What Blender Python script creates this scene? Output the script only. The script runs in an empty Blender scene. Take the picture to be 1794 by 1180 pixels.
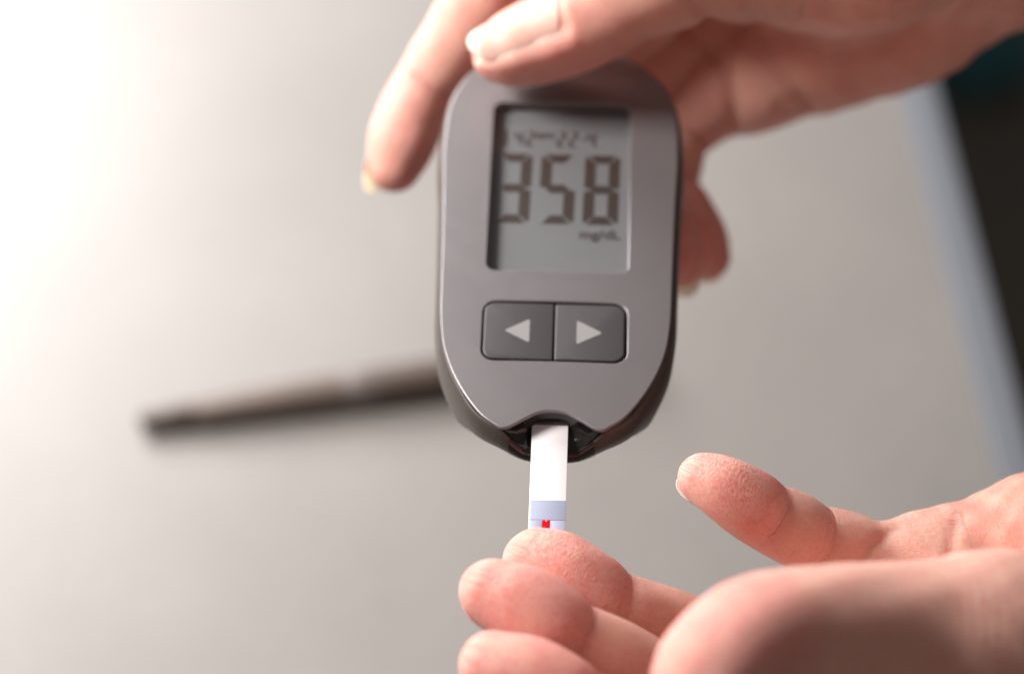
import bpy, bmesh, math, random
import numpy as np
from mathutils import Vector, Matrix

# ------------------------------------------------------------------ camera, light, exposure
scene = bpy.context.scene
COL = scene.collection
MM = 0.001
R = math.radians
PITCH = R(51.0)
FOC = Vector((0, 0, 0.150))                      # middle of the picture, 19.5 cm above the table
TO_CAM = Vector((0, -math.cos(PITCH), math.sin(PITCH)))

cam_data = bpy.data.cameras.new("camera")
cam = bpy.data.objects.new("camera", cam_data); COL.objects.link(cam)
cam.location = FOC + TO_CAM * 0.600
cam.rotation_euler = (R(90) - PITCH, 0, 0)
cam_data.sensor_width = 36.0
cam_data.lens = 36.0 * 0.600 / (1794 / 9.3 * MM) 
cam_data.clip_start = 0.02
cam_data.clip_end = 20.0
cam_data.dof.use_dof = True
cam_data.dof.focus_distance = 0.592
cam_data.dof.aperture_fstop = 6.6
cam_data.dof.aperture_blades = 0
scene.camera = cam

world = bpy.data.worlds.new("World"); scene.world = world
world.use_nodes = True
bg = world.node_tree.nodes["Background"]
bg.inputs[0].default_value = (1.0, 0.86, 0.79, 1)
bg.inputs[1].default_value = 0.17

def area_lamp(name, loc, target, size, power, color, size_y=None):
    d = bpy.data.lights.new(name, 'AREA')
    d.energy = power; d.color = color; d.size = size
    if size_y:
        d.shape = 'RECTANGLE'; d.size_y = size_y
    o = bpy.data.objects.new(name, d); COL.objects.link(o)
    o.location = loc
    o.rotation_euler = (Vector(loc) - Vector(target)).to_track_quat('Z', 'Y').to_euler()
    return o

area_lamp("window_sunlight", (-0.42, 0.13, 0.46), (0.02, 0.04, 0.12), 0.16, 5.8, (1.0, 0.93, 0.87))
area_lamp("window_daylight", (-0.30, 0.50, 0.27), (-0.08, 0.18, -0.03), 0.30, 6.4, (1.0, 0.95, 0.925), 0.30)

vs = scene.view_settings
vs.view_transform = 'Standard'; vs.look = 'None'; vs.exposure = 0.0; vs.gamma = 1.0
vs.use_curve_mapping = False
scene.cycles.use_denoising = True
scene.cycles.max_bounces = 8
scene.cycles.sample_clamp_indirect = 6.0

# ------------------------------------------------------------------ helpers
def tag(o, label=None, cat=None, group=None, kind=None):
    if label: o["label"] = label
    if cat: o["category"] = cat
    if group: o["group"] = group
    if kind: o["kind"] = kind
    return o

def empty(name, loc=(0, 0, 0), rz=0.0):
    o = bpy.data.objects.new(name, None); COL.objects.link(o)
    o.location = loc; o.rotation_euler = (0, 0, rz); o.empty_display_size = 0.01
    return o

def obj(name, me, mat, parent=None):
    if isinstance(me, bmesh.types.BMesh):
        bm = me; me = bpy.data.meshes.new(name); bm.to_mesh(me); bm.free()
    me.name = name
    me.materials.clear(); me.materials.append(mat)
    o = bpy.data.objects.new(name, me); COL.objects.link(o)
    if parent: o.parent = parent
    return o

def pydata(verts, faces, smooth=True, angle=None):
    me = bpy.data.meshes.new("m")
    me.from_pydata([tuple(v) for v in verts], [], faces)
    me.update()
    me.polygons.foreach_set("use_smooth", [smooth] * len(me.polygons))
    if angle: me.set_sharp_from_angle(angle=R(angle))
    return me

def material(name):
    m = bpy.data.materials.new(name); m.use_nodes = True
    nt = m.node_tree
    return m, nt, nt.nodes["Principled BSDF"]

def N(nt, kind, **kw):
    n = nt.nodes.new(kind)
    for k, v in kw.items():
        setattr(n, k, v)
    return n

def noise(nt, scale, detail=3, rough=0.55, vec=None):
    n = N(nt, "ShaderNodeTexNoise")
    n.inputs["Scale"].default_value = scale; n.inputs["Detail"].default_value = detail
    n.inputs["Roughness"].default_value = rough
    if vec is not None: nt.links.new(vec, n.inputs["Vector"])
    return n

def objcoord(nt):
    return N(nt, "ShaderNodeTexCoord").outputs["Object"]

def mixcol(nt, fac, a, b):
    m = N(nt, "ShaderNodeMix", data_type='RGBA')
    for s, v in ((m.inputs[0], fac), (m.inputs[6], a), (m.inputs[7], b)):
        if hasattr(v, "is_output"): nt.links.new(v, s)
        else: s.default_value = v if not isinstance(v, tuple) else (*v, 1)
    return m.outputs[2]

def math_(nt, op, a, b=None, c=None, clamp=False):
    m = N(nt, "ShaderNodeMath", operation=op, use_clamp=clamp)
    for i, v in enumerate((a, b, c)):
        if v is None: continue
        if hasattr(v, "is_output"): nt.links.new(v, m.inputs[i])
        else: m.inputs[i].default_value = v
    return m.outputs[0]

def ramp(nt, fac, lo, hi):
    m = N(nt, "ShaderNodeMapRange", interpolation_type='SMOOTHSTEP')
    nt.links.new(fac, m.inputs[0])
    m.inputs[1].default_value = lo; m.inputs[2].default_value = hi
    return m.outputs[0]

def bump(nt, bsdf, height, strength=0.3, dist=0.0003):
    b = N(nt, "ShaderNodeBump")
    b.inputs["Strength"].default_value = strength; b.inputs["Distance"].default_value = dist
    nt.links.new(height, b.inputs["Height"])
    nt.links.new(b.outputs[0], bsdf.inputs["Normal"])
    return b

def simple(name, col, rough=0.5, metallic=0.0, var=0.06, vscale=400, bumps=0.0, bscale=1500, coat=0.0, spec=0.5):
    m, nt, b = material(name)
    oc = objcoord(nt)
    n = noise(nt, vscale, 4, 0.6, oc)
    dark = tuple(c * (1 - var) for c in col); light = tuple(min(1, c * (1 + var)) for c in col)
    nt.links.new(mixcol(nt, n.outputs[0], dark, light), b.inputs["Base Color"])
    n2 = noise(nt, vscale * 0.3, 3, 0.6, oc)
    r = N(nt, "ShaderNodeMapRange"); nt.links.new(n2.outputs[0], r.inputs[0])
    r.inputs[3].default_value = rough * 0.85; r.inputs[4].default_value = rough * 1.15
    nt.links.new(r.outputs[0], b.inputs["Roughness"])
    b.inputs["Metallic"].default_value = metallic
    b.inputs["Coat Weight"].default_value = coat
    b.inputs["Specular IOR Level"].default_value = spec
    if bumps:
        n3 = noise(nt, bscale, 2, 0.5, oc)
        bump(nt, b, n3.outputs[0], bumps, 0.00008)
    return m

# ------------------------------------------------------------------ materials
M = {}
M['face'] = simple('face_paint', (0.245, 0.235, 0.247), 0.38, 0.55, 0.10, 6000, 0.25, 9000)
M['shell'] = simple('shell_plastic', (0.058, 0.048, 0.043), 0.42, 0.0, 0.12, 900, 0.15, 6000)
M['port'] = simple('gloss_black_plastic', (0.012, 0.010, 0.010), 0.09, 0.0, 0.1, 600)
M['well'] = simple('dark_well', (0.030, 0.026, 0.024), 0.5, 0.0, 0.1, 900)
M['wall'] = simple('screen_wall', (0.20, 0.165, 0.14), 0.5, 0.0, 0.1, 900)
M['button'] = simple('rubber_button', (0.055, 0.052, 0.056), 0.48, 0.0, 0.08, 2000, 0.3, 7000)
M['arrow'] = simple('arrow_print', (0.27, 0.27, 0.275), 0.5, 0.0, 0.04, 2000)
M['lcd'] = simple('lcd_reflector', (0.19, 0.20, 0.213), 0.55, 0.0, 0.05, 300, 0.2, 8000)
M['segment'] = simple('lcd_segment', (0.05, 0.036, 0.031), 0.55, 0.0, 0.05, 900)
M['print'] = simple('lcd_small_print', (0.06, 0.048, 0.042), 0.55, 0.0, 0.05, 900)
M['strip'] = simple('strip_white', (0.86, 0.86, 0.90), 0.45, 0.0, 0.02, 900)
M['film'] = simple('strip_film', (0.36, 0.41, 0.56), 0.4, 0.0, 0.03, 3000)
M['film2'] = simple('strip_film_low', (0.41, 0.45, 0.60), 0.4, 0.0, 0.03, 3000)
M['blood'] = simple('blood', (0.62, 0.004, 0.014), 0.15, 0.0, 0.05, 3000)
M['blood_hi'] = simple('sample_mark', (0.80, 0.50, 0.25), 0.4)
M['pen'] = simple('pen_body', (0.06, 0.042, 0.032), 0.5, 0.0, 0.1, 100)
M['pen_grip'] = simple('pen_grip', (0.105, 0.078, 0.066), 0.5, 0.0, 0.1, 100)
M['pen_band'] = simple('pen_band', (0.12, 0.10, 0.095), 0.45, 0.0, 0.05, 100)
M['trim'] = simple('edge_trim', (0.155, 0.172, 0.20), 0.4, 0.0, 0.04, 60)  # bluish tint: the edge's sky reflection is put into the base colour
M['floor'] = simple('floor_wood', (0.085, 0.078, 0.064), 0.5, 0.0, 0.5, 6)
M['teal'] = simple('teal_fabric', (0.025, 0.13, 0.16), 0.8, 0.0, 0.3, 30)

nt = M['face'].node_tree; b = nt.nodes["Principled BSDF"]
sm = noise(nt, 75, 5, 0.7, objcoord(nt)); sm.inputs["Distortion"].default_value = 1.2
nt.links.new(math_(nt, 'MULTIPLY_ADD', ramp(nt, sm.outputs[0], 0.35, 0.7), 0.035, 0.37), b.inputs["Roughness"])

# clear pane: thin sheet that lets light through and mirrors a little
pm, nt, b = material('clear_pane')
out = nt.nodes["Material Output"]
tr = N(nt, "ShaderNodeBsdfTransparent"); tr.inputs[0].default_value = (0.97, 0.97, 0.97, 1)
gl = N(nt, "ShaderNodeBsdfGlossy"); gl.inputs["Roughness"].default_value = 0.12
lw = N(nt, "ShaderNodeLayerWeight"); fr = N(nt, "ShaderNodeMath", operation='MULTIPLY_ADD')
pw = N(nt, "ShaderNodeMath", operation='POWER'); nt.links.new(lw.outputs["Facing"], pw.inputs[0]); pw.inputs[1].default_value = 5.0
nt.links.new(pw.outputs[0], fr.inputs[0]); fr.inputs[1].default_value = 0.9; fr.inputs[2].default_value = 0.03
mx = N(nt, "ShaderNodeMixShader")
nt.links.new(fr.outputs[0], mx.inputs[0]); nt.links.new(tr.outputs[0], mx.inputs[1]); nt.links.new(gl.outputs[0], mx.inputs[2])
nt.links.new(mx.outputs[0], out.inputs[0])
nt.nodes.remove(b)
M['pane'] = pm

# table laminate
m, nt, b = material('table_laminate')
oc = objcoord(nt)
n1 = noise(nt, 14, 4, 0.55, oc); n2 = noise(nt, 160, 3, 0.6, oc)
c = mixcol(nt, ramp(nt, n1.outputs[0], 0.35, 0.68), (0.206, 0.199, 0.193), (0.236, 0.228, 0.220))
c = mixcol(nt, ramp(nt, n2.outputs[0], 0.3, 0.75), c, (0.219, 0.211, 0.203))
nt.links.new(c, b.inputs["Base Color"])
b.inputs["Roughness"].default_value = 0.42
bump(nt, b, n2.outputs[0], 0.08, 0.0004)
M['table'] = m

def skin_material(name, base, pink, flush):
    m, nt, b = material(name)
    oc = objcoord(nt)
    at = N(nt, "ShaderNodeAttribute", attribute_name="skin_uv")
    uv = at.outputs["Vector"]
    mk = N(nt, "ShaderNodeAttribute", attribute_name="skin_mask")     # r: pinkness, g: line strength, b: palmar side
    sep = N(nt, "ShaderNodeSeparateXYZ"); nt.links.new(mk.outputs["Vector"], sep.inputs[0])
    pinkness, lines, palmar = sep.outputs
    cd = N(nt, "ShaderNodeAttribute", attribute_name="crease_mm").outputs["Fac"]
    # colour: base skin, pink finger pads, blotches
    blot = noise(nt, 170, 4, 0.65, oc); fine = noise(nt, 420, 4, 0.65, oc); dots = noise(nt, 1500, 2, 0.5, oc)
    f = math_(nt, 'MULTIPLY', pinkness, math_(nt, 'MULTIPLY_ADD', ramp(nt, blot.outputs[0], 0.25, 0.75), 1.1, 0.35), clamp=True)
    col = mixcol(nt, f, base, pink)
    col = mixcol(nt, math_(nt, 'MULTIPLY', ramp(nt, fine.outputs[0], 0.45, 0.8), 0.38), col, flush)
    col = mixcol(nt, math_(nt, 'MULTIPLY', ramp(nt, dots.outputs[0], 0.5, 0.8), 0.22), col, tuple(min(1, v * 1.35) for v in base))
    # crease line: a narrow valley around crease_mm == 0
    wob = math_(nt, 'ADD', math_(nt, 'MULTIPLY_ADD', blot.outputs[0], 3.2, -1.6), math_(nt, 'MULTIPLY_ADD', fine.outputs[0], 1.6, -0.8))
    a = math_(nt, 'ABSOLUTE', math_(nt, 'ADD', cd, math_(nt, 'MULTIPLY', wob, 0.5)))
    a2 = math_(nt, 'ABSOLUTE', math_(nt, 'ADD', math_(nt, 'ADD', cd, 1.5), wob))
    v1 = math_(nt, 'MULTIPLY', math_(nt, 'SUBTRACT', 1.0, ramp(nt, a, 0.0, 0.55)), math_(nt, 'MULTIPLY_ADD', fine.outputs[0], 1.2, 0.2))
    v2 = math_(nt, 'MULTIPLY', math_(nt, 'SUBTRACT', 1.0, ramp(nt, a2, 0.0, 0.4)), 0.5)
    valley = math_(nt, 'MULTIPLY', math_(nt, 'ADD', v1, v2), palmar)
    col = mixcol(nt, math_(nt, 'MULTIPLY', valley, 0.22), col, tuple(v * k for v, k in zip(flush, (0.8, 0.6, 0.6))))
    # fine skin lines across and along the finger
    mp = N(nt, "ShaderNodeMapping"); nt.links.new(uv, mp.inputs[0]); mp.inputs["Scale"].default_value = (2.6, 0.42, 1.0)
    mp.inputs["Rotation"].default_value = (0, 0, 0.25)
    l1 = noise(nt, 1.0, 3, 0.6, mp.outputs[0])
    mp2 = N(nt, "ShaderNodeMapping"); nt.links.new(uv, mp2.inputs[0]); mp2.inputs["Scale"].default_value = (0.30, 3.0, 1.0)
    mp2.inputs["Rotation"].default_value = (0, 0, -0.35)
    l2 = noise(nt, 1.0, 3, 0.6, mp2.outputs[0])
    ridge = math_(nt, 'ABSOLUTE', math_(nt, 'MULTIPLY_ADD', l2.outputs[0], 2.0, -1.0))
    ridge = math_(nt, 'SUBTRACT', 1.0, ramp(nt, ridge, 0.0, 0.22))
    ridge1 = math_(nt, 'ABSOLUTE', math_(nt, 'MULTIPLY_ADD', l1.outputs[0], 2.0, -1.0))
    ridge1 = math_(nt, 'SUBTRACT', 1.0, ramp(nt, ridge1, 0.0, 0.22))
    pale = math_(nt, 'MULTIPLY', math_(nt, 'MULTIPLY', math_(nt, 'MAXIMUM', ridge, ridge1), lines), 0.42)
    col = mixcol(nt, pale, col, tuple(min(1, v * k) for v, k in zip(base, (1.2, 1.5, 1.6))))
    nt.links.new(col, b.inputs["Base Color"])
    h = math_(nt, 'MULTIPLY', math_(nt, 'ADD', math_(nt, 'MULTIPLY', ridge, 0.55), math_(nt, 'MULTIPLY', ridge1, 0.5)), lines)
    h = math_(nt, 'SUBTRACT', math_(nt, 'MULTIPLY', math_(nt, 'ADD', fine.outputs[0], dots.outputs[0]), 0.45), h)
    h = math_(nt, 'SUBTRACT', h, math_(nt, 'MULTIPLY', valley, 3.4))
    mp3 = N(nt, "ShaderNodeMapping"); nt.links.new(uv, mp3.inputs[0]); mp3.inputs["Location"].default_value = (-9.0, 0, 0); mp3.inputs["Scale"].default_value = (1.0, 0.8, 0.0)
    wv = N(nt, "ShaderNodeTexWave", wave_type='RINGS', rings_direction='Z', wave_profile='SIN')
    nt.links.new(mp3.outputs[0], wv.inputs["Vector"]); wv.inputs["Scale"].default_value = 0.62; wv.inputs["Distortion"].default_value = 3.0
    wv.inputs["Detail"].default_value = 1.0; wv.inputs["Detail Scale"].default_value = 0.25
    tipm = math_(nt, 'MULTIPLY', ramp(nt, pinkness, 0.55, 0.85), palmar)
    h = math_(nt, 'ADD', h, math_(nt, 'MULTIPLY', math_(nt, 'MULTIPLY', wv.outputs["Fac"], tipm), 0.45))
    bump(nt, b, h, 0.85, 0.00016)
    nt.links.new(math_(nt, 'MULTIPLY_ADD', fine.outputs[0], 0.16, 0.36), b.inputs["Roughness"])
    b.inputs["Subsurface Weight"].default_value = 0.75
    b.inputs["Subsurface Radius"].default_value = (1.0, 0.24, 0.12)
    b.inputs["Subsurface Scale"].default_value = 0.0048
    b.inputs["Specular IOR Level"].default_value = 0.42
    return m
M['skin'] = skin_material('skin', (0.765, 0.42, 0.335), (0.75, 0.245, 0.225), (0.65, 0.205, 0.165))

m, nt, b = material('nail')
at = N(nt, "ShaderNodeAttribute", attribute_name="nail_u").outputs["Fac"]
c = mixcol(nt, ramp(nt, at, 0.76, 0.86), (0.66, 0.40, 0.335), (0.78, 0.70, 0.60))
nn = noise(nt, 500, 2, 0.5, objcoord(nt))
c = mixcol(nt, math_(nt, 'MULTIPLY', nn.outputs[0], 0.2), c, (0.8, 0.55, 0.46))
nt.links.new(c, b.inputs["Base Color"])
b.inputs["Roughness"].default_value = 0.55
b.inputs["Subsurface Weight"].default_value = 1.0
b.inputs["Subsurface Radius"].default_value = (1, 0.8, 0.6); b.inputs["Subsurface Scale"].default_value = 0.0015
M['nail'] = m

# ------------------------------------------------------------------ 2D outlines
def catmull(pts, n=6, closed=False):
    pts = [np.array(p, float) for p in pts]
    L = len(pts); res = []
    rng = range(L if closed else L - 1)
    for i in rng:
        if closed:
            p0, p1, p2, p3 = pts[(i - 1) % L], pts[i], pts[(i + 1) % L], pts[(i + 2) % L]
        else:
            p1, p2 = pts[i], pts[i + 1]
            p0 = pts[i - 1] if i else 2 * p1 - p2
            p3 = pts[i + 2] if i + 2 < L else 2 * p2 - p1
        for k in range(n):
            t = k / n
            res.append(0.5 * ((2 * p1) + (p2 - p0) * t + (2 * p0 - 5 * p1 + 4 * p2 - p3) * t * t + (-p0 + 3 * p1 - 3 * p2 + p3) * t ** 3))
    if not closed: res.append(pts[-1])
    return np.array(res)

def mirror(half):                # half goes from top centre to bottom centre at x >= 0
    h = np.array(half)
    return np.vstack([h, h[-2:0:-1] * np.array([-1, 1])])

def rrect(x0, x1, y0, y1, r, n=6):
    """r: one radius or four (x1y1, x0y1, x0y0, x1y0)"""
    rr = r if isinstance(r, (tuple, list)) else (r,) * 4
    out = []
    for (cx, cy, a0, q) in ((x1, y1, 0, rr[0]), (x0, y1, 90, rr[1]), (x0, y0, 180, rr[2]), (x1, y0, 270, rr[3])):
        sx = -1 if cx == x1 else 1; sy = -1 if cy == y1 else 1
        for k in range(n + 1):
            a = R(a0 + 90 * k / n)
            out.append((cx + sx * q + q * math.cos(a), cy + sy * q + q * math.sin(a)))
    return np.array(out)

def plate(outline, holes, z_top, thick, bev, bev_res=3):
    """flat plate in mm with rounded edges and holes, returned as a mesh in metres"""
    cu = bpy.data.curves.new("plate", 'CURVE'); cu.dimensions = '2D'; cu.fill_mode = 'BOTH'
    for loop in [outline] + list(holes):
        s = cu.splines.new('POLY'); s.points.add(len(loop) - 1)
        for p, q in zip(s.points, loop): p.co = (q[0], q[1], 0, 1)
        s.use_cyclic_u = True
    cu.extrude = max(thick / 2 - bev, 1e-4); cu.bevel_depth = bev; cu.bevel_resolution = bev_res; cu.offset = -bev
    o = bpy.data.objects.new("plate", cu); COL.objects.link(o)
    dg = bpy.context.evaluated_depsgraph_get()
    me = bpy.data.meshes.new_from_object(o.evaluated_get(dg))
    bpy.data.objects.remove(o); bpy.data.curves.remove(cu)
    bm = bmesh.new(); bm.from_mesh(me); bpy.data.meshes.remove(me)
    bmesh.ops.remove_doubles(bm, verts=bm.verts, dist=0.002)
    for v in bm.verts: v.co.z += z_top - thick / 2
    return bm

def dome(bm, k, step=2.0, half=26):
    x = -half
    while x <= half:
        g = list(bm.verts) + list(bm.edges) + list(bm.faces)
        bmesh.ops.bisect_plane(bm, geom=g, dist=1e-4, plane_co=(x, 0, 0), plane_no=(1, 0, 0))
        x += step
    for v in bm.verts: v.co.z -= k * v.co.x ** 2
    return bm

def finish(bm, angle=30):
    bmesh.ops.recalc_face_normals(bm, faces=bm.faces)
    for v in bm.verts: v.co *= MM
    me = bpy.data.meshes.new("m"); bm.to_mesh(me); bm.free()
    me.polygons.foreach_set("use_smooth", [True] * len(me.polygons))
    me.set_sharp_from_angle(angle=R(angle))
    return me

# ------------------------------------------------------------------ setting: floor, table
def box_bm(x0, x1, y0, y1, z0, z1):
    bm = bmesh.new()
    vs_ = [bm.verts.new((x, y, z)) for z in (z0, z1) for y in (y0, y1) for x in (x0, x1)]
    for f in ((0, 1, 3, 2), (4, 6, 7, 5), (0, 4, 5, 1), (2, 3, 7, 6), (0, 2, 6, 4), (1, 5, 7, 3)):
        bm.faces.new([vs_[i] for i in f])
    bmesh.ops.recalc_face_normals(bm, faces=bm.faces)
    return bm

def box_mm(x0, x1, y0, y1, z0, z1, bev=0.0, seg=2):
    bm = box_bm(x0, x1, y0, y1, z0, z1)
    if bev:
        bmesh.ops.bevel(bm, geom=list(bm.edges), offset=bev, segments=seg, affect='EDGES', profile=0.5)
    return finish(bm, 40)

o = obj('floor', finish(box_bm(-2500, 2500, -1500, 3000, -760, -740)), M['floor'])
tag(o, kind='structure')

TA = math.atan2(15.2, 141.4)                      # the table's right edge leans a little
table = empty('table', (0.1238, 0.180, -0.045), TA)
tag(table, 'pale grey laminate table with an edge strip tinted by a painted sky reflection, far below the hands', 'table')
obj('table_top', box_mm(-1100, -6.05, -620, 900, -28, 0, 0.4, 1), M['table'], table)
obj('edge_trim', box_mm(-6, 5.0, -620, 900, -28.2, -0.1, 0.8, 3), M['trim'], table)
for lx in (-1060, -50):
    for ly in (-580, 860):
        obj('leg', box_mm(lx - 20, lx + 20, ly - 20, ly + 20, -695, -28.4, 2, 1), M['trim'], table)

# crumpled teal cloth on the floor
g = 26; rnd = random.Random(4); verts = []; faces = []
for i in range(g):
    for j in range(g):
        u, v = i / (g - 1) * 2 - 1, j / (g - 1) * 2 - 1
        rr = math.hypot(u, v)
        z = 0.02 * (1 - min(1, rr)) + 0.008 * math.sin(5 * u + 2 * v) * math.cos(4 * v - u) + 0.01
        verts.append((u * 0.034 * (1 + 0.1 * math.sin(3 * v)), v * 0.026 * (1 + 0.1 * math.cos(4 * u)), max(0.004, z)))
for i in range(g - 1):
    for j in range(g - 1):
        a = i * g + j; faces.append((a, a + g, a + g + 1, a + 1))
o = obj('teal_cloth', pydata(verts, faces), M['teal'])
sol = o.modifiers.new("thickness", 'SOLIDIFY'); sol.thickness = 0.004
o.location = (0.275, 0.925, -0.736); o.rotation_euler = (0, 0, 0.5)
tag(o, 'small dark teal cloth on the dark floor beyond the table edge', 'cloth')

# ------------------------------------------------------------------ pen on the table
def lathe(profile, seg=28):
    """profile: (along x, radius) in mm"""
    vv = []; ff = []
    for x, r in profile:
        for k in range(seg):
            a = 2 * math.pi * k / seg
            vv.append((x * MM, r * math.cos(a) * MM, r * math.sin(a) * MM))
    for i in range(len(profile) - 1):
        for k in range(seg):
            a = i * seg + k; b2 = i * seg + (k + 1) % seg
            ff.append((a, b2, b2 + seg, a + seg))
    ff.append(tuple(range(seg - 1, -1, -1))); n = (len(profile) - 1) * seg
    ff.append(tuple(range(n, n + seg)))
    return pydata(vv, ff, True, 35)

pen = empty('pen', (-0.0970, 0.1270, -0.0417), R(9.9))
tag(pen, 'dark brown pen with pale metal band lying on the grey table', 'pen')
pen.scale = (1.07, 1.07, 1.07); pen.rotation_euler = (0, -R(1.2), R(9.9))
obj('tip', lathe([(0, 1.5), (1, 2.2), (9, 2.8), (14, 3.0)]), M['pen'], pen)
obj('grip', lathe([(14, 3.1), (15, 3.4), (40, 4.2), (50.5, 4.4)]), M['pen_grip'], pen)
obj('ring_band', lathe([(50.5, 4.3), (51, 4.5), (58.5, 4.6), (59, 4.4)]), M['pen_band'], pen)
obj('barrel', lathe([(59, 4.5), (60, 4.7), (115, 4.9), (121, 4.5), (123, 3.4)]), M['pen'], pen)
obj('clip', box_mm(84, 119, -1.5, 1.5, 4.7, 5.9, 0.4), M['pen_band'], pen)

# ------------------------------------------------------------------ blood glucose meter
MROT = R(-1.9)
METER_AT = Vector((7.634, -10.861, 141.2)) * MM
meter = empty('glucose_meter', METER_AT, MROT)
tag(meter, 'grey handheld blood glucose meter showing 358 mg/dL, held between thumb and fingers', 'glucose meter')

half_face = [(0, 95.6), (6, 95.0), (12, 93), (16.8, 90), (20.5, 85.6), (22.8, 79.5), (23.55, 72), (23.6, 64), (23.2, 55), (22.8, 43),
             (22.5, 31), (22.2, 22.5), (21.0, 14.2), (18.0, 6.2), (13.9, -0.5), (10.2, -3.75)]
side = catmull(half_face, 5)
notch = catmull([(10.2, -3.75), (9.4, -4.1), (8.4, -3.95), (7.2, -3.3), (5.2, -1.85), (3, -0.45), (1.4, 0.05), (0, 0.15)], 4)
KD = 0.0013
face_outline = mirror(np.vstack([side[:-1], notch]))
screen_hole = rrect(-13.85, 13.9, 34.6, 79.3, 2.0)
button_hole = rrect(-14.1, 13.9, 12.1, 26.8, 2.7)
bm = dome(plate(face_outline, [screen_hole, button_hole], 0.0, 0.9, 0.28), KD)
me = finish(bm, 35)
cn = [Vector(c.vector) for c in me.corner_normals]
for f in me.polygons:
    if f.normal.z > 0.985 and f.center.z > -0.0002 - KD * (f.center.x / MM) ** 2 * MM:
        for li in f.loop_indices:
            x = me.vertices[me.loops[li].vertex_index].co.x / MM
            cn[li] = Vector((2 * KD * x, 0, 1)).normalized()
me.normals_split_custom_set(cn)
obj('face_plate', me, M['face'], meter)

# lower shell: rings lofted around the rounded outline
closed_half = half_face[:-2] + [(14.2, -0.3), (9.6, -3.7), (4.8, -5.4), (0, -5.9)]
base = mirror(catmull(closed_half, 5))
nb = len(base)
def normals2(p):
    t = np.roll(p, -1, 0) - np.roll(p, 1, 0)
    n = np.stack([-t[:, 1], t[:, 0]], 1); n /= np.linalg.norm(n, axis=1)[:, None]
    return n
bn = normals2(base)
if (bn[0][1] < 0): bn = -bn
def dip(x, y):
    t = min(1.0, max(0.0, (10.8 - abs(x)) / 6.5))
    t = t * t * (3 - 2 * t)
    return 4.4 * t if y < 0.2 else 0.0
rings = [(-0.62, 0.05, 1.0), (-0.9, 0.42, 1.0), (-1.8, 0.72, 0.92), (-4.0, 1.1, 0.62), (-6.5, 1.3, 0.35), (-9.0, 1.15, 0.1), (-12, 0.4, 0.0),
         (-14.5, -1.2, 0.0), (-16.3, -4.0, 0.0), (-17.0, -7.5, 0.0)]
vv = []; ff = []
for z, off, dk in rings:
    for p, n in zip(base, bn):
        q = p + n * off
        end = min(1.0, max(0.0, (8 - q[1]) / 14)); end = end * end * (3 - 2 * end)
        q[1] += max(0.0, -z - 5.5) * 1.0 * end
        vv.append((q[0] * MM, q[1] * MM, (z - dk * dip(q[0], q[1]) - KD * min(q[0] ** 2, 560) * (1 if z > -3 else 0.5)) * MM))
for i in range(len(rings) - 1):
    for k in range(nb):
        a = i * nb + k; c2 = i * nb + (k + 1) % nb
        ff.append((a, c2, c2 + nb, a + nb))
ff.append(tuple(range((len(rings) - 1) * nb, len(rings) * nb)))
shell_v = list(vv)
me = pydata(vv, ff, True, 50)
bm = bmesh.new(); bm.from_mesh(me); bmesh.ops.recalc_face_normals(bm, faces=bm.faces); bm.to_mesh(me); bm.free()
obj('shell', me, M['shell'], meter)

# glossy black test strip port between the notch and the rim
xs = np.linspace(-9.9, 9.9, 45)
def notch_y(x):
    q = notch[::-1]
    return float(np.interp(abs(x), q[:, 0], q[:, 1]))
rim = base[(base[:, 1] < 0.5)]
rim = rim[np.argsort(rim[:, 0])]
rows = [(0.0, -0.75), (0.02, -1.5), (0.05, -2.4), (0.12, -3.3), (0.25, -4.0), (0.5, -4.4), (0.75, -4.8), (0.95, -5.05), (1.03, -5.15)]
vv = []; ff = []
for s, z in rows:
    for x in xs:
        yt = notch_y(x) + 0.1; yb = float(np.interp(x, rim[:, 0], rim[:, 1]))
        y = yt + (yb - yt) * s
        k = min(1, max(0, (9.9 - abs(x)) / 5.5)); k = k * k * (3 - 2 * k)
        zz = -0.75 + (z + 0.75) * k
        if 3.9 < abs(x) < 6.5 and 0.1 < s < 0.9: zz += 0.45 * math.sin((abs(x) - 3.9) / 2.6 * math.pi)
        vv.append((x * MM, y * MM, (zz - KD * x * x) * MM))
for i in range(len(rows) - 1):
    for k in range(len(xs) - 1):
        a = i * len(xs) + k; ff.append((a, a + 1, a + 1 + len(xs), a + len(xs)))
obj('strip_port', pydata(vv, ff, True, 45), M['port'], meter)
vv = []; ff = []
cols = [k for k in range(nb) if abs(base[k][0]) < 8.6 and base[k][1] < 0]
for z, off, dk in rings[:7]:
    for k in cols:
        i = rings.index((z, off, dk)) * nb + k
        vv.append((shell_v[i][0] + bn[k][0] * 0.0002, shell_v[i][1] + bn[k][1] * 0.0002, shell_v[i][2] + 0.0001))
nc = len(cols)
for i in range(6):
    for k in range(nc - 1):
        a = i * nc + k; ff.append((a, a + 1, a + 1 + nc, a + nc))
obj('port_lip', pydata(vv, ff, True, 60), M['port'], meter)
obj('strip_slot', box_mm(-4.2, 3.5, -0.95, 3.0, -4.2, -2.45, 0.3), M['well'], meter)

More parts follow.
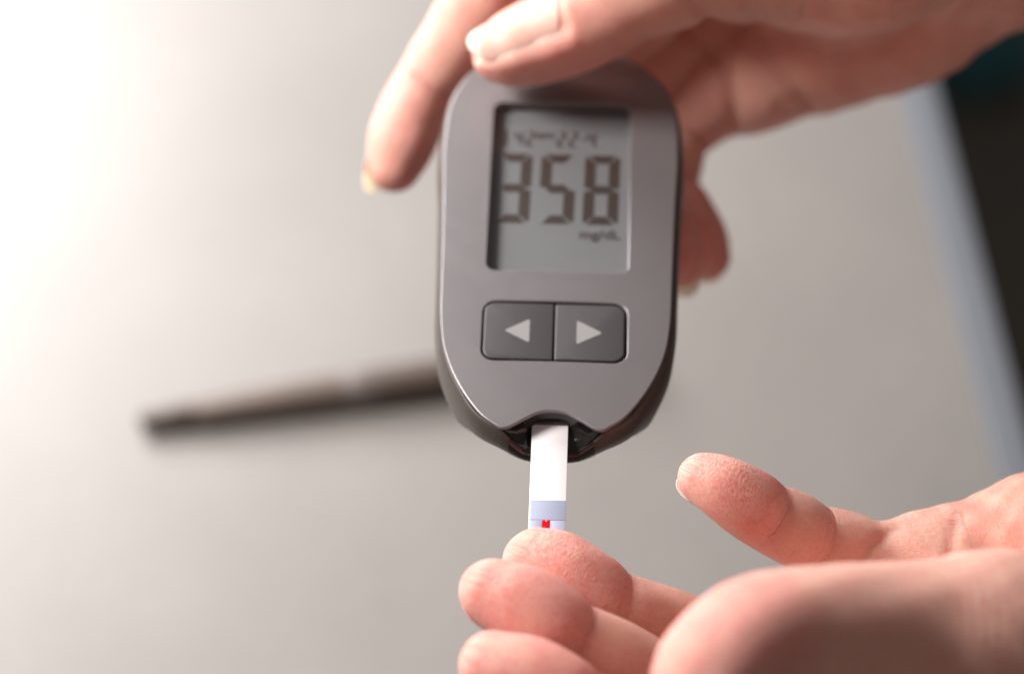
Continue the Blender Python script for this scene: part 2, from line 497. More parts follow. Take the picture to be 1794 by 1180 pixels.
# screen: well, reflector, digits, pane
def tube(outline, z0, z1):
    n = len(outline)
    v_ = [(p[0] * MM, p[1] * MM, z * MM) for z in (z0, z1) for p in outline]
    return pydata(v_, [(k, (k + 1) % n, (k + 1) % n + n, k + n) for k in range(n)], True, 40)
LZ = -2.4
scr = obj('screen', finish(plate(rrect(-14.6, 14.6, 33.9, 80.0, 1.0), [], LZ, 0.6, 0.02, 0)), M['lcd'], meter)
obj('screen_wall', tube(rrect(-14.0, 14.05, 34.45, 79.45, 2.1), -0.5, LZ + 0.02), M['wall'], scr)
obj('screen_pane', finish(plate(rrect(-13.9, 13.95, 34.5, 79.4, 2.05), [], -0.75, 0.06, 0.01, 0)), M['pane'], scr)

SEG = {'0': 'abcdef', '1': 'bc', '2': 'abged', '3': 'abgcd', '4': 'fgbc', '5': 'afgcd', '8': 'abcdefg', '-': 'g'}
def digit_mesh(ch, x0, y0, w, h, t, shear):
    g_ = t * 0.06
    def hseg(y): return [(g_ + t * .45, y), (t + g_ * .3, y + t / 2), (w - t - g_ * .3, y + t / 2), (w - g_ - t * .45, y), (w - t - g_ * .3, y - t / 2), (t + g_ * .3, y - t / 2)]
    def vseg(x, ya, yb): return [(x, ya + g_), (x + t / 2, ya + t * .5 + g_), (x + t / 2, yb - t * .5 - g_), (x, yb - g_), (x - t / 2, yb - t * .5 - g_), (x - t / 2, ya + t * .5 + g_)]
    ym = h / 2
    shp = {'a': [(g_ + t * .3, h), (w - g_ - t * .3, h), (w - t - g_, h - t), (t + g_, h - t)], 'd': [(g_ + t * .3, 0), (w - g_ - t * .3, 0), (w - t - g_, t), (t + g_, t)], 'g': hseg(ym),
           'b': [(w, ym + t * .25), (w, h - t * .35), (w - t * .2, h - t * .2), (w - t, h - t - g_), (w - t, ym + t * .6), (w - t * .55, ym + t * .12)],
           'f': [(0, ym + t * .25), (0, h - t * .35), (t * .2, h - t * .2), (t, h - t - g_), (t, ym + t * .6), (t * .55, ym + t * .12)],
           'c': [(w, ym - t * .25), (w, t * .35), (w - t * .2, t * .2), (w - t, t + g_), (w - t, ym - t * .6), (w - t * .55, ym - t * .12)],
           'e': [(0, ym - t * .25), (0, t * .35), (t * .2, t * .2), (t, t + g_), (t, ym - t * .6), (t * .55, ym - t * .12)]}
    res = []
    for s in SEG[ch]:
        res.append([(x0 + p[0] + shear * p[1], y0 + p[1]) for p in shp[s]])
    return res
def prism(poly, z0, z1):
    n = len(poly)
    v_ = [(p[0] * MM, p[1] * MM, z * MM) for z in (z0, z1) for p in poly]
    f_ = [tuple(range(n, 2 * n)), tuple(range(n - 1, -1, -1))] + [(k, (k + 1) % n, (k + 1) % n + n, k + n) for k in range(n)]
    me_ = pydata(v_, f_, False)
    b_ = bmesh.new(); b_.from_mesh(me_); bmesh.ops.recalc_face_normals(b_, faces=b_.faces); b_.to_mesh(me_); b_.free()
    return me_
def join_prisms(polys, z0, z1):
    b_ = bmesh.new()
    for p in polys:
        b_.from_mesh(prism(p, z0, z1))
    me_ = bpy.data.meshes.new("m"); b_.to_mesh(me_); b_.free()
    return me_
for ch, x0 in (('3', -13.05), ('5', -4.2), ('8', 4.65)):
    obj('digit', join_prisms(digit_mesh(ch, x0, 48.8, 7.05, 18.5, 2.2, 0.02), LZ + 0.01, LZ + 0.06), M['segment'], scr)
for ch, x0 in (('3', -12.7), ('4', -9.6), ('2', -7.2), ('2', -0.9), ('2', 1.5), ('-', 3.7), ('4', 5.2)):
    obj('small_digit', join_prisms(digit_mesh(ch, x0, 69.4, 1.8, 4.2, 0.6, 0.03), LZ + 0.01, LZ + 0.06), M['print'], scr)
def text_mesh(body, x0, x1, y0, z, thick=0.04):
    cu = bpy.data.curves.new("t", 'FONT'); cu.body = body; cu.size = 1.0; cu.extrude = 0.01; cu.offset = 0.02
    o_ = bpy.data.objects.new("t", cu); COL.objects.link(o_)
    dg = bpy.context.evaluated_depsgraph_get()
    me_ = bpy.data.meshes.new_from_object(o_.evaluated_get(dg))
    bpy.data.objects.remove(o_); bpy.data.curves.remove(cu)
    xs_ = [v.co.x for v in me_.vertices]; a, b_ = min(xs_), max(xs_); k = (x1 - x0) / (b_ - a)
    for v in me_.vertices:
        v.co = Vector(((x0 + (v.co.x - a) * k) * MM, (y0 + v.co.y * k) * MM, (z + v.co.z * 2) * MM))
    return me_
obj('unit_text', text_mesh('mg/dL', 4.2, 12.3, 45.1, LZ + 0.04), M['print'], scr)
obj('am_text', text_mesh('am', -5.0, -1.4, 71.6, LZ + 0.04), M['print'], scr)

# buttons
obj('button_well', finish(plate(rrect(-14.6, 14.4, 11.6, 27.3, 3.0), [], -1.35, 0.5, 0.02, 0)), M['well'], meter)
for nm, x0, x1, rr, tri in (('left', -13.72, -0.32, (0.35, 2.3, 2.3, 0.35), [(-9.8, 19.45), (-4.9, 16.5), (-4.9, 22.4)]),
                            ('right', 0.0, 13.35, (2.3, 0.35, 0.35, 2.3), [(9.15, 19.35), (4.15, 22.35), (4.15, 16.4)])):
    btn = obj('button', finish(plate(rrect(x0, x1, 12.5, 26.35, rr), [], -0.12, 1.1, 0.3, 3), 40), M['button'], meter)
    c_ = np.mean(tri, 0); tri = [tuple(p) for p in tri]
    rt = []
    for i in range(3):
        p0, p1, p2 = np.array(tri[i - 1]), np.array(tri[i]), np.array(tri[(i + 1) % 3])
        d0 = (p0 - p1) / np.linalg.norm(p0 - p1); d2 = (p2 - p1) / np.linalg.norm(p2 - p1)
        rt += [tuple(p1 + d0 * 0.45), tuple(p1 + (d0 + d2) * 0.14), tuple(p1 + d2 * 0.45)]
    obj('arrow', prism(rt, -0.14, -0.085), M['arrow'], btn)

# ------------------------------------------------------------------ test strip
strip = empty('test_strip', METER_AT, MROT)
tag(strip, 'white test strip with red blood sample, sticking out of the meter onto a fingertip', 'test strip')
obj('backing', finish(plate(rrect(-3.82, 3.0, -25.7, -0.3, 0.25, 3), [], -3.05, 0.35, 0.05, 1)), M['strip'], strip)
obj('cover_film', finish(plate(rrect(-3.55, 2.97, -23.05, -18.55, 0.1, 2), [], -2.93, 0.11, 0.02, 1)), M['film'], strip)
obj('sample_film', finish(plate(rrect(-3.55, -1.35, -25.6, -23.2, 0.08, 2), [], -2.96, 0.08, 0.02, 1)), M['film2'], strip)
obj('sample_film', finish(plate(rrect(0.2, 2.97, -25.6, -23.2, 0.08, 2), [], -2.96, 0.08, 0.02, 1)), M['film2'], strip)
bl = obj('blood_sample', finish(plate(rrect(-1.3, 0.15, -25.75, -23.1, 0.08, 2), [], -2.93, 0.11, 0.03, 1)), M['blood'], strip)
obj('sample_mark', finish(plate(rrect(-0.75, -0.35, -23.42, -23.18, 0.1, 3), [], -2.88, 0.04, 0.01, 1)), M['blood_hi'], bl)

# ------------------------------------------------------------------ hands: signed distance field -> one continuous mesh
def smin(a, b, k):
    h = np.clip(0.5 + 0.5 * (b - a) / k, 0, 1)
    return b * (1 - h) + a * h - k * h * (1 - h)

def sstep(x, a, b):
    t = np.clip((x - a) / (b - a), 0, 1)
    return t * t * (3 - 2 * t)

class Finger:
    """centre line from the tip to the knuckle (mm), radii, palm-facing direction, joint creases"""
    def __init__(self, pts, rad, palm, creases=(), bulge=0.045, nail=None, pink=1.0, flat=0.0):
        sub = 10
        self.c = catmull(pts, sub)
        self.r = catmull([(v, 0) for v in rad], sub)[:, 0]
        seg = np.linalg.norm(np.diff(self.c, axis=0), axis=1)
        self.t = np.concatenate([[0], np.cumsum(seg)])
        tan = np.gradient(self.c, axis=0); self.tan = tan / np.linalg.norm(tan, axis=1)[:, None]
        pl = np.array(palm, float)
        if pl.ndim == 1: pl = np.repeat(pl[None], len(pts), 0)
        pl = catmull(pl, sub)
        pl = pl - self.tan * np.sum(pl * self.tan, 1)[:, None]
        self.palm = pl / np.linalg.norm(pl, axis=1)[:, None]
        self.cre = [(self.t[int(round(i * sub))], d) for i, d in creases]   # fractional point index, depth mm
        self.bulge = bulge; self.nail = nail; self.pink = pink; self.flat = flat
    def box(self, m):
        R_ = self.r[:, None] * (1.2)
        return (self.c - R_).min(0) - m, (self.c + R_).max(0) + m
    def frame(self, p):
        best = np.full(len(p), 1e9, np.float32); bi = np.zeros(len(p), np.int32)
        for i in range(len(self.c)):
            a = self.c[i].astype(np.float32)
            q = np.sqrt((p[:, 0] - a[0]) ** 2 + (p[:, 1] - a[1]) ** 2 + (p[:, 2] - a[2]) ** 2) - np.float32(self.r[i])
            w = q < best
            best[w] = q[w]; bi[w] = i
        pl = self.palm[bi]; tn = self.tan[bi]; r = self.r[bi]
        v = p - self.c[bi]
        rho = np.linalg.norm(v, axis=1) + 1e-6
        gap = np.gradient(self.t)[bi]
        t = self.t[bi] + np.clip(np.sum(v * tn, 1), -gap, gap)
        cs = np.sum(v * pl, 1) / rho
        sd = np.sum(v * np.cross(tn, pl), 1) / rho
        return t, r, rho, cs, sd
    def sdf(self, p):
        t, r, rho, cs, sd = self.frame(p)
        Rr = r * (1 + self.bulge * np.clip(cs, 0, 1) - self.flat * np.clip(-cs, 0, 1))
        pal = sstep(cs, -0.35, 0.5)
        for tc, dep in self.cre:
            Rr = Rr - 0.75 * dep * np.exp(-((t - tc) / 1.2) ** 2) * pal - 0.35 * dep * np.exp(-((t - tc) / 3.2) ** 2) * pal
        if self.nail and self.nail.get('sculpt'):
            nl = self.nail['root']
            on = sstep(nl + 2.5 - t, 0, 1.5)
            ang = np.degrees(np.arctan2(np.abs(sd), -cs))
            Rr = Rr + on * (-0.15 * r * (1 - sstep(ang, 36, 58)) + 0.05 * r * np.exp(-((ang - 66) / 12) ** 2))
            Rr = Rr + 0.05 * r * np.exp(-((t - nl - 1.6) / 1.3) ** 2) * np.exp(-(ang / 40) ** 2)
        return rho - Rr

def cone_sdf(p, a, b, ra, rb):
    a = np.array(a, np.float32); ab = np.array(b, np.float32) - a
    d = p - a
    f = np.clip(d @ ab / float(ab @ ab), 0, 1)
    return np.linalg.norm(d - f[:, None] * ab, axis=1) - (ra + (rb - ra) * f)

def hand_field(p, fingers, palm, grooves, kp, kf, kpalm, cull=True):
    p = p.astype(np.float32)
    pal = None
    for a, b, ra, rb in palm:
        q = cone_sdf(p, a, b, ra, rb)
        pal = q if pal is None else smin(pal, q, kpalm)
    x, y, z = p.T
    lump = 0.22 * np.sin(x * .31 + 1.3 * np.sin(y * .21)) * np.sin(y * .27 + z * .19) + 0.12 * np.sin(x * .7 + z * .5) * np.sin(y * .63 - z * .4)
    pal = pal + 1.6 * lump
    res = np.full(len(p), 1e3, np.float32)
    for fg in fingers:
        lo, hi = fg.box(8.0)
        idx = np.nonzero(np.all((p > lo) & (p < hi), axis=1))[0]
        if len(idx): res[idx] = smin(res[idx], fg.sdf(p[idx]) + lump[idx] * 0.6, kf)
    res = smin(res, pal, kp)
    for line, nrm, dep, wid in grooves:
        n_ = np.array(nrm, float); n_ /= np.linalg.norm(n_)
        L = catmull(line, 5); best = np.full(len(p), 1e9)
        pp = p - np.outer(p @ n_, n_)
        LL = L - np.outer(L @ n_, n_)
        for i in range(len(LL) - 1):
            ab = LL[i + 1] - LL[i]; d = pp - LL[i]
            f = np.clip(d @ ab / (ab @ ab), 0, 1)
            best = np.minimum(best, np.linalg.norm(d - f[:, None] * ab, axis=1))
        front = (p - L.mean(0)) @ n_ > -9
        res = res + dep * np.exp(-(best / wid) ** 2) * front
    return res

def surface_nets(F, org, h):
    nx, ny, nz = F.shape
    ins = F < 0
    cnt = np.zeros((nx - 1, ny - 1, nz - 1), np.int8)
    offs = [(i, j, k) for i in (0, 1) for j in (0, 1) for k in (0, 1)]
    for i, j, k in offs:
        cnt += ins[i:nx - 1 + i, j:ny - 1 + j, k:nz - 1 + k]
    act = (cnt > 0) & (cnt < 8)
    cells = np.argwhere(act)
    idm = np.full(act.shape, -1, np.int64); idm[act] = np.arange(len(cells))
    acc = np.zeros((len(cells), 3)); num = np.zeros(len(cells))
    for a in range(8):
        for b_ in range(a + 1, 8):
            A, B = np.array(offs[a]), np.array(offs[b_])
            if np.abs(A - B).sum() != 1: continue
            fa = F[tuple((cells + A).T)]; fb = F[tuple((cells + B).T)]
            w = (fa < 0) != (fb < 0)
            t = fa[w] / (fa[w] - fb[w])
            acc[w] += A + t[:, None] * (B - A); num[w] += 1
    V = (cells + acc / num[:, None]) * h + org
    quads = []
    for ax in range(3):
        o1, o2 = [(1, 2), (2, 0), (0, 1)][ax]
        sl0 = [slice(None)] * 3; sl1 = [slice(None)] * 3
        sl0[ax] = slice(0, -1); sl1[ax] = slice(1, None)
        ch = ins[tuple(sl0)] != ins[tuple(sl1)]
        e = np.argwhere(ch)
        ok = (e[:, o1] > 0) & (e[:, o2] > 0) & (e[:, o1] < F.shape[o1] - 1) & (e[:, o2] < F.shape[o2] - 1)
        e = e[ok]
        d1 = np.zeros(3, int); d1[o1] = 1; d2 = np.zeros(3, int); d2[o2] = 1
        q = np.stack([idm[tuple((e - d1 - d2).T)], idm[tuple((e - d2).T)], idm[tuple(e.T)], idm[tuple((e - d1).T)]], 1)
        flip = ~ins[tuple(e.T)]
        q[flip] = q[flip][:, ::-1]
        quads.append(q)
    return V, np.vstack(quads)

def build_hand(name, fingers, palm, grooves, lo, hi, h, parent, kp=6.0, kf=0.35, kpalm=9.0):
    lo = np.array(lo, float); hi = np.array(hi, float)
    n = np.ceil((hi - lo) / h).astype(int) + 1
    step = 8
    nbk = -(-n // step)
    B = np.stack(np.meshgrid(*[np.arange(q) for q in nbk], indexing='ij'), -1).reshape(-1, 3)
    cen = lo + h * (B + 0.5) * step
    v = near(cen, fingers, palm)
    F = np.repeat(np.repeat(np.repeat(v.reshape(nbk), step, 0), step, 1), step, 2).astype(np.float32)
    act = B[np.abs(v) < step * h * 0.87 + 3.0]
    loc3 = np.stack(np.meshgrid(*[np.arange(step)] * 3, indexing='ij'), -1).reshape(-1, 3)
    for i in range(0, len(act), 250):
        ijk = (act[i:i + 250, None, :] * step + loc3[None]).reshape(-1, 3)
        F[tuple(ijk.T)] = hand_field(ijk * h + lo, fingers, palm, grooves, kp, kf, kpalm)
    V, Q = surface_nets(F, lo, h)
    # light relaxation
    E = np.vstack([Q[:, [0, 1]], Q[:, [1, 2]], Q[:, [2, 3]], Q[:, [3, 0]]])
    for lam in (0.5, -0.35, 0.5, -0.35):
        s = np.zeros_like(V); c = np.zeros(len(V))
        for a in (0, 1):
            for x in range(3):
                s[:, x] += np.bincount(E[:, a], V[E[:, 1 - a], x], len(V))
            c += np.bincount(E[:, a], minlength=len(V))
        V = V + lam * (s / c[:, None] - V)
    # skin attributes
    P32 = V.astype(np.float32)
    uv = V.copy(); mask = np.zeros((len(V), 3)); mask[:, 1] = 0.35; mask[:, 0] = 0.25; cd = np.full(len(V), 50.0)
    bestg = np.full(len(V), 3.0)
    for fi, fg in enumerate(fingers):
        a, b_ = fg.box(3.0)
        idx = np.nonzero(np.all((P32 > a) & (P32 < b_), axis=1))[0]
        t, r, rho, cs, sd = fg.frame(P32[idx])
        g = np.abs(rho - r)
        w = g < bestg[idx]
        ii = idx[w]; bestg[ii] = g[w]
        ang = np.arctan2(sd[w], cs[w])
        uv[ii] = np.stack([t[w], ang * r[w], np.full(w.sum(), 40.0 * fi)], 1)
        L1 = fg.cre[0][0] if fg.cre else 24.0
        tipness = 1 - sstep(t[w], L1 * 0.75, L1 * 1.05)
        pal_ = sstep(cs[w], -0.3, 0.4)
        near_j = 0
        for tc, dep in fg.cre: near_j = near_j + np.exp(-((t[w] - tc) / 2.5) ** 2)
        mask[ii, 0] = np.clip(fg.pink * (0.25 + 0.75 * tipness * (0.4 + 0.6 * pal_) + 0.35 * near_j * pal_), 0, 1)
        mask[ii, 1] = 0.45 + 0.55 * pal_
        mask[ii, 2] = pal_
        if fg.cre:
            D_ = np.stack([t[w] - tc for tc, dep in fg.cre], 1)
            k = np.argmin(np.abs(D_), 1); cd[ii] = D_[np.arange(len(k)), k]
    for it in range(10):
        s = np.zeros_like(mask); c = np.zeros(len(V))
        for a in (0, 1):
            for x in range(3):
                s[:, x] += np.bincount(E[:, a], mask[E[:, 1 - a], x], len(V))
            c += np.bincount(E[:, a], minlength=len(V))
        mask = 0.5 * mask + 0.5 * s / c[:, None]
    me = bpy.data.meshes.new(name)
    me.vertices.add(len(V)); me.vertices.foreach_set("co", (V * MM).ravel())
    me.loops.add(len(Q) * 4); me.loops.foreach_set("vertex_index", Q.ravel().astype(np.int32))
    me.polygons.add(len(Q)); me.polygons.foreach_set("loop_start", np.arange(len(Q), dtype=np.int32) * 4)
    me.polygons.foreach_set("use_smooth", np.ones(len(Q), bool))
    me.update(calc_edges=True); me.validate()
    at = me.attributes.new("skin_uv", 'FLOAT_VECTOR', 'POINT'); at.data.foreach_set("vector", uv.astype(np.float32).ravel())
    at = me.attributes.new("skin_mask", 'FLOAT_VECTOR', 'POINT'); at.data.foreach_set("vector", mask.astype(np.float32).ravel())
    at = me.attributes.new("crease_mm", 'FLOAT', 'POINT'); at.data.foreach_set("value", cd.astype(np.float32))
    o = obj('skin', me, M['skin'], parent)
    for fg in fingers:
        if fg.nail: obj('fingernail', nail_mesh(fg), M['nail'], parent)
    return o

def near(c, fingers, palm):
    p = c.astype(np.float32)
    v = np.min([cone_sdf(p, a, b, ra, rb) for a, b, ra, rb in palm], axis=0)
    for fg in fingers:
        for q, r in zip(fg.c[::2], fg.r[::2]):
            v = np.minimum(v, np.linalg.norm(p - q.astype(np.float32), axis=1) - r)
    return v

def nail_mesh(fg, nu=22, nw=17):
    nl = fg.nail
    dors = -fg.palm
    ts = np.linspace(nl['root'], 0.4, 12); line = []
    for t_ in ts:
        i = int(np.clip(np.searchsorted(fg.t, t_), 0, len(fg.t) - 1))
        a0, b0 = fg.r[i] * 0.5, fg.r[i] * 1.4
        for _ in range(18):
            m0 = 0.5 * (a0 + b0)
            if fg.sdf((fg.c[i] + dors[i] * m0)[None].astype(np.float32))[0] < 0: a0 = m0
            else: b0 = m0
        line.append(fg.c[i] + dors[i] * (a0 + nl.get('proud', 0.25)))
    line = np.array(line)
    T = line[-1] - line[-5]; T /= np.linalg.norm(T)
    T = T * 0.55 - fg.tan[0] * 0.45; T /= np.linalg.norm(T)
    ext = fg.r[0] * 0.92 + nl['ext']
    line = np.vstack([line] + [(line[-1] + T * ext * k)[None] for k in (0.33, 0.66, 1.0)])
    ln = np.concatenate([[0], np.cumsum(np.linalg.norm(np.diff(line, axis=0), axis=1))])
    tot = ln[-1]; hw = nl['hw']; Rc = nl.get('rc', hw * 1.25)
    dirn = line[-1] - line[0]; dirn /= np.linalg.norm(dirn)
    nrm = dors[3] - dirn * (dors[3] @ dirn); nrm /= np.linalg.norm(nrm)
    sidev = np.cross(dirn, nrm)
    u_free = (tot - nl['ext'] - fg.r[0] * 0.25) / tot
    top = []; us = []
    for i in range(nu):
        u = i / (nu - 1)
        for j in range(nw):
            w = (j / (nw - 1)) * 2 - 1
            back = 1 - 0.26 * (abs(w) ** 2.4) * u - 0.0
            front = 0.10 * (w * w) * (1 - u)
            s = (u * back + front) * tot
            wd = hw * (0.90 + 0.12 * math.sin(min(1, u * 1.1) * math.pi)) * w
            drop = Rc - math.sqrt(max(Rc * Rc - wd * wd, 0.01))
            base_ = np.array([np.interp(s, ln, line[:, q]) for q in range(3)])
            top.append(base_ + sidev * wd - nrm * drop); us.append(s / tot - u_free + 0.8)
    n = len(top)
    bot = [p - nrm * nl.get('thick', 0.45) * (1 if k % nw in (0, nw - 1) or k < nw * (nu - 5) else 0.4) for k, p in enumerate(top)]
    V = (np.array(top + bot)) * MM
    F = []
    for i in range(nu - 1):
        for j in range(nw - 1):
            q = i * nw + j
            F.append((q, q + 1, q + nw + 1, q + nw)); F.append((n + q, n + q + nw, n + q + nw + 1, n + q + 1))
    for i in range(nu - 1):
        for q, e in ((i * nw, 1), (i * nw + nw - 1, -1)):
            F.append((q, q + nw, q + nw + n, q + n))
    for j in range(nw - 1):
        F.append((j, j + n, j + n + 1, j + 1)); q = (nu - 1) * nw + j
        F.append((q, q + 1, q + 1 + n, q + n))
    me = pydata(V, F, True)
    bm_ = bmesh.new(); bm_.from_mesh(me); bmesh.ops.recalc_face_normals(bm_, faces=bm_.faces); bm_.to_mesh(me); bm_.free()
    me.set_sharp_from_angle(angle=R(60))
    at = me.attributes.new("nail_u", 'FLOAT', 'POINT'); at.data.foreach_set("value", np.array(us + us, np.float32))
    return me

def W(screen_right, screen_up, to_cam):          # direction helper: right, up-slope and towards-viewer components
    return np.array([screen_right, 0, 0]) + screen_up * np.array([0, math.sin(PITCH), math.cos(PITCH)]) + to_cam * np.array(TO_CAM)

# --- the hand that gives the blood: palm up, fingers to the left
low_hand = empty('hand', (0.055, -0.035, 0.095))
tag(low_hand, 'open palm-up hand with ring fingertip touching the test strip', 'hand')
PF = [W(.25,.35,.9), W(.2,.35,.9), W(.1,.4,.9), W(.1,.4,.9), W(0,.45,.9), W(0,.45,.9), W(0,.45,.9), W(0,.45,.9)]
ring = Finger([(4.5, -42.7, 137.3), (8.7, -44.8, 136.9), (13.7, -47.5, 134.7), (18.3, -49.2, 132.0), (26.6, -49.3, 126.8), (36.3, -49.5, 121.5), (50.4, -49.6, 116.3), (62.3, -50.7, 114.1)],
              [6.2, 7.4, 7.6, 7.25, 7.35, 7.5, 8.6, 9.5], PF, [(3, 0.42), (5, 0.4)], nail=dict(root=11.5, ext=0.3, hw=5.2))
middle = Finger([(-3.2, -55.2, 145.2), (1.8, -57.5, 144.6), (6.6, -60.0, 142.6), (10.5, -61.5, 140.1), (16.7, -62.8, 136.5), (24.0, -64.2, 131.5), (38.8, -65.9, 122.4), (54.8, -66.5, 115.5)],
              [6.3, 7.5, 7.7, 7.35, 7.45, 7.7, 8.8, 10], PF, [(3, 0.42), (5, 0.4)], nail=dict(root=11.5, ext=0.9, hw=5.4))
index = Finger([(-3.1, -72.8, 148.9), (2.1, -75.1, 148.4), (7.0, -77.0, 146.8), (11.2, -78.4, 144.4), (17.3, -80.2, 140.4), (24.4, -81.7, 135.3), (36.8, -82.9, 126.6), (50.4, -83.2, 121.2)],
              [6.2, 7.5, 7.8, 7.2, 7.6, 7.9, 9, 10.5], PF, [(3, 0.42), (5, 0.4)], nail=dict(root=11.5, ext=0.9, hw=5.3))
little = Finger([(35.4, -27.3, 142.1), (39.3, -29.3, 141.7), (43.4, -30.7, 139.3), (47.2, -31.4, 136.1), (51.9, -32.0, 133.1), (56.3, -32.6, 130.1), (62.5, -32.5, 126.3), (69.1, -33.0, 123.3), (80.4, -32.8, 118.3)],
              [4.7, 6.0, 6.55, 6.5, 6.9, 6.85, 7.3, 7.6, 11], [W(.35,.4,.85), W(.3,.4,.85), W(.2,.4,.9), W(.15,.4,.9), W(.1,.4,.9), W(0,.45,.9), W(0,.45,.9), W(0,.45,.9), W(0,.45,.9)],
              [(3, 0.38), (5, 0.38)], nail=dict(root=10.5, ext=1.4, hw=4.4), pink=0.8)
thumb = Finger([(30.5, -95.7, 170.3), (32.8, -91.5, 172.4), (36.5, -87.3, 173.2), (41.6, -83.5, 172.5), (50.1, -80.1, 170.1), (64.2, -76.7, 165.1), (83.8, -73.9, 157.0)],
              [7.8, 10.0, 10.8, 11.0, 11.0, 11.6, 15], W(.35,.75,.2), [], nail=dict(root=14, ext=0.3, hw=6.5), pink=0.9)
palm_low = [((80.4, -32.8, 118.3), (102.7, -28.8, 116.4), 12, 16), ((102.7, -28.8, 116.4), (151.2, -37.0, 107.1), 16, 19),
            ((63.4, -49.3, 114.0), (145.5, -46.8, 112.1), 10, 18), ((54.9, -65.5, 114.9), (144.3, -55.4, 111.6), 10.5, 20), ((50.4, -83.2, 121.2), (135.4, -69.1, 119.8), 11, 20),
            ((83.8, -73.9, 157.0), (120.4, -67.6, 136.4), 15, 20), ((120.8, -66.5, 134.7), (165.6, -52.9, 113.6), 18, 20),
            ((147.4, -39.0, 108.1), (233.7, -29.7, 100.2), 20, 25), ((143.1, -58.9, 115.2), (226.1, -51.0, 108.7), 20, 26)]
grooves_low = [([(83.8, -30.5, 138.1), (81.7, -37.0, 135.5), (80.7, -43.1, 133.1)], W(0,.3,1), 0.5, 1.2),
               ([(72.5, -31.8, 134.5), (66.9, -35.9, 133.8), (62.7, -40.0, 130.5)], W(0,.3,1), 0.55, 1.0)]
build_hand('hand', [ring, middle, index, little, thumb], palm_low, grooves_low, (-32, -165, 60), (205, 12, 185), 0.6, low_hand)

# --- the hand that holds the meter: thumb on top, fingers below
top_hand = empty('hand', (0.08, 0.07, 0.10))
tag(top_hand, 'shaded hand gripping the meter from above, thumb pressed on its upper end', 'hand')
t_thumb = Finger([(-2.7, 73.6, 150.4), (0.9, 74.1, 151.5), (6.1, 75.2, 153.0), (13.0, 76.0, 156.2), (23.9, 78.3, 160.6), (37.2, 82.8, 163.0), (52.6, 90.0, 161.1), (77.2, 100.7, 154.4)],
              [5.6, 7.6, 8.5, 9.0, 8.3, 9.0, 11, 15], W(.15,-.55,-.75), [(4, 0.5)], bulge=0.10, nail=dict(root=15.5, ext=0.6, hw=6.4, rc=7.7, sculpt=1, proud=0.3, thick=1.0), pink=0.7)
t_index = Finger([(-24.6, 69.4, 121.2), (-23.1, 74.2, 123.9), (-21.0, 79.8, 125.8), (-17.9, 84.9, 128.7), (-11.6, 91.9, 135.6), (-3.2, 99.0, 145.3), (12.2, 105.4, 155.6), (33.7, 109.6, 156.4)],
              [5.6, 7.0, 7.3, 7.2, 7.8, 8.2, 9, 11], W(.75,-.15,.65), [(3, 0.6), (5, 0.6)], nail=dict(root=10.5, ext=1.8, hw=5.0), pink=0.8)
t_middle = Finger([(12.4, 69.6, 111.1), (11.3, 77.4, 112.3), (8.9, 87.4, 114.0), (7.8, 97.5, 115.8), (17.9, 104.9, 119.1), (28.0, 107.9, 128.0), (38.4, 109.5, 143.4)],
              [5.8, 7.2, 7.2, 7.8, 8.2, 9, 10.5], W(0,-.2,1), [(2, 0.6), (4, 0.6)], nail=dict(root=10.5, ext=2, hw=5.2))
t_ring = Finger([(34.4, 49.9, 113.2), (32.6, 54.7, 114.5), (30.0, 63.1, 113.6), (27.7, 74.6, 110.0), (26.3, 88.9, 108.8), (28.9, 100.0, 111.3), (37.8, 108.9, 114.6), (47.1, 113.7, 118.6)],
              [5.4, 6.7, 6.8, 6.6, 7.2, 7.8, 8.8, 10], W(.1,-.2,1), [(3, 0.6), (5, 0.6)], nail=dict(root=10.5, ext=2.2, hw=4.8), pink=1.0)
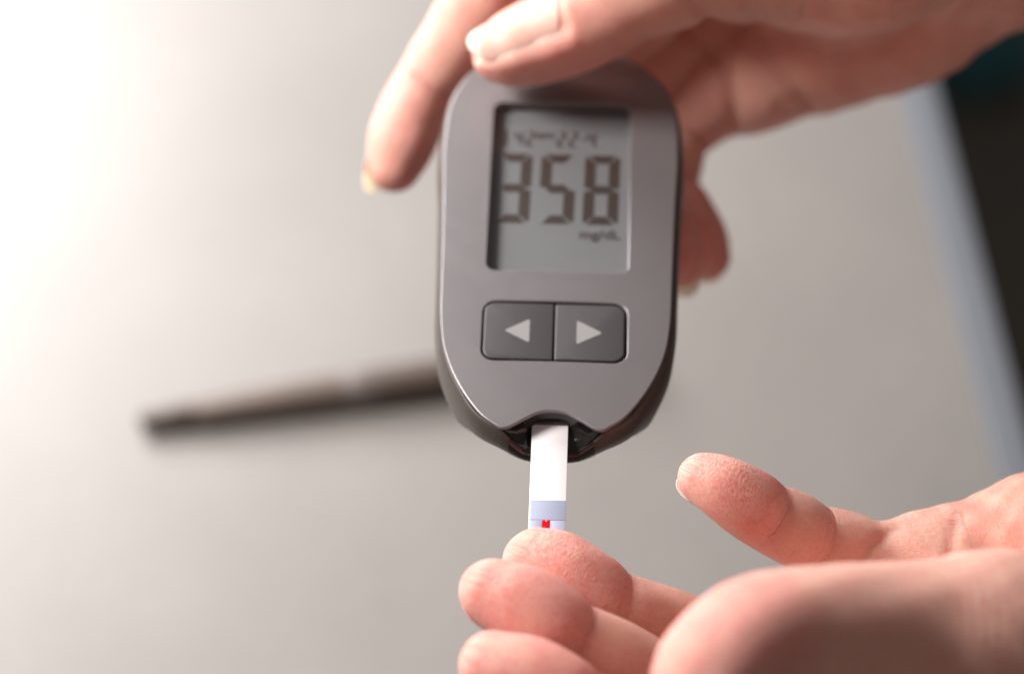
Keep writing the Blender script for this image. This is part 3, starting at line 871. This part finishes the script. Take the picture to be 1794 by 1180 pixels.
t_little = Finger([(41.3, 63.6, 98.6), (39.6, 66.9, 101.2), (36.7, 71.7, 103.8), (34.4, 77.3, 104.5), (34.6, 84.3, 105.0), (36.6, 92.0, 106.1), (43.9, 99.6, 109.7), (53.8, 103.1, 113.8)],
              [5.3, 6.4, 6.4, 5.9, 6.7, 7.0, 9.3, 11], W(.1,-.2,1), [(3, 0.6), (5, 0.7)], nail=dict(root=9.5, ext=1.6, hw=4.3), pink=1.0)
palm_top = [((53.8, 103.1, 113.8), (68.6, 108.0, 119.1), 11.3, 13.4), ((68.6, 108.0, 119.1), (85.7, 110.5, 123.6), 13.4, 13.4), ((85.7, 110.5, 123.6), (103.9, 119.1, 133.2), 13.4, 15), ((65.2, 103.8, 144.0), (99.7, 113.7, 144.3), 11, 13),
            ((47.1, 113.7, 118.6), (98.7, 120.0, 136.5), 10, 15), ((38.3, 109.0, 145.6), (97.9, 119.5, 143.8), 11, 16), ((33.7, 109.6, 156.4), (97.6, 120.9, 147.5), 11, 16), ((26.5, 107.2, 157.1), (50.6, 93.6, 158.9), 7.5, 9), ((18.0, 97.4, 156.8), (50.9, 94.6, 154.6), 6, 8), ((36.4, 109.4, 148.5), (66.4, 104.7, 144.7), 10, 12),
            ((52.6, 90.0, 161.1), (68.1, 93.7, 159.0), 11, 14.5), ((68.1, 93.7, 159.0), (98.5, 111.6, 152.9), 14.5, 17), ((103.3, 119.5, 138.7), (189.6, 151.7, 139.0), 18, 26)]
grooves_top = [([(35.2, 102.2, 131.1), (41.7, 97.9, 127.7), (46.4, 92.3, 123.1), (48.3, 84.2, 116.6)], W(0,0,1), 1.3, 1.5),
               ([(49.0, 100.1, 130.7), (54.4, 95.8, 127.2), (58.7, 91.6, 123.8), (64.2, 87.8, 120.7)], W(0,0,1), 0.9, 1.5),
               ([(69.6, 95.4, 126.9), (78.1, 97.2, 128.4), (90.3, 102.9, 133.0)], W(0,0,1), 0.5, 1.6)]
build_hand('hand', [t_thumb, t_index, t_middle, t_ring, t_little], palm_top, grooves_top, (-34, -15, 80), (195, 160, 200), 0.65, top_hand)

# hands were laid out in world millimetres: keep their parts there under the empties
for h_ in (low_hand, top_hand):
    for ch in h_.children:
        ch.location = -h_.location
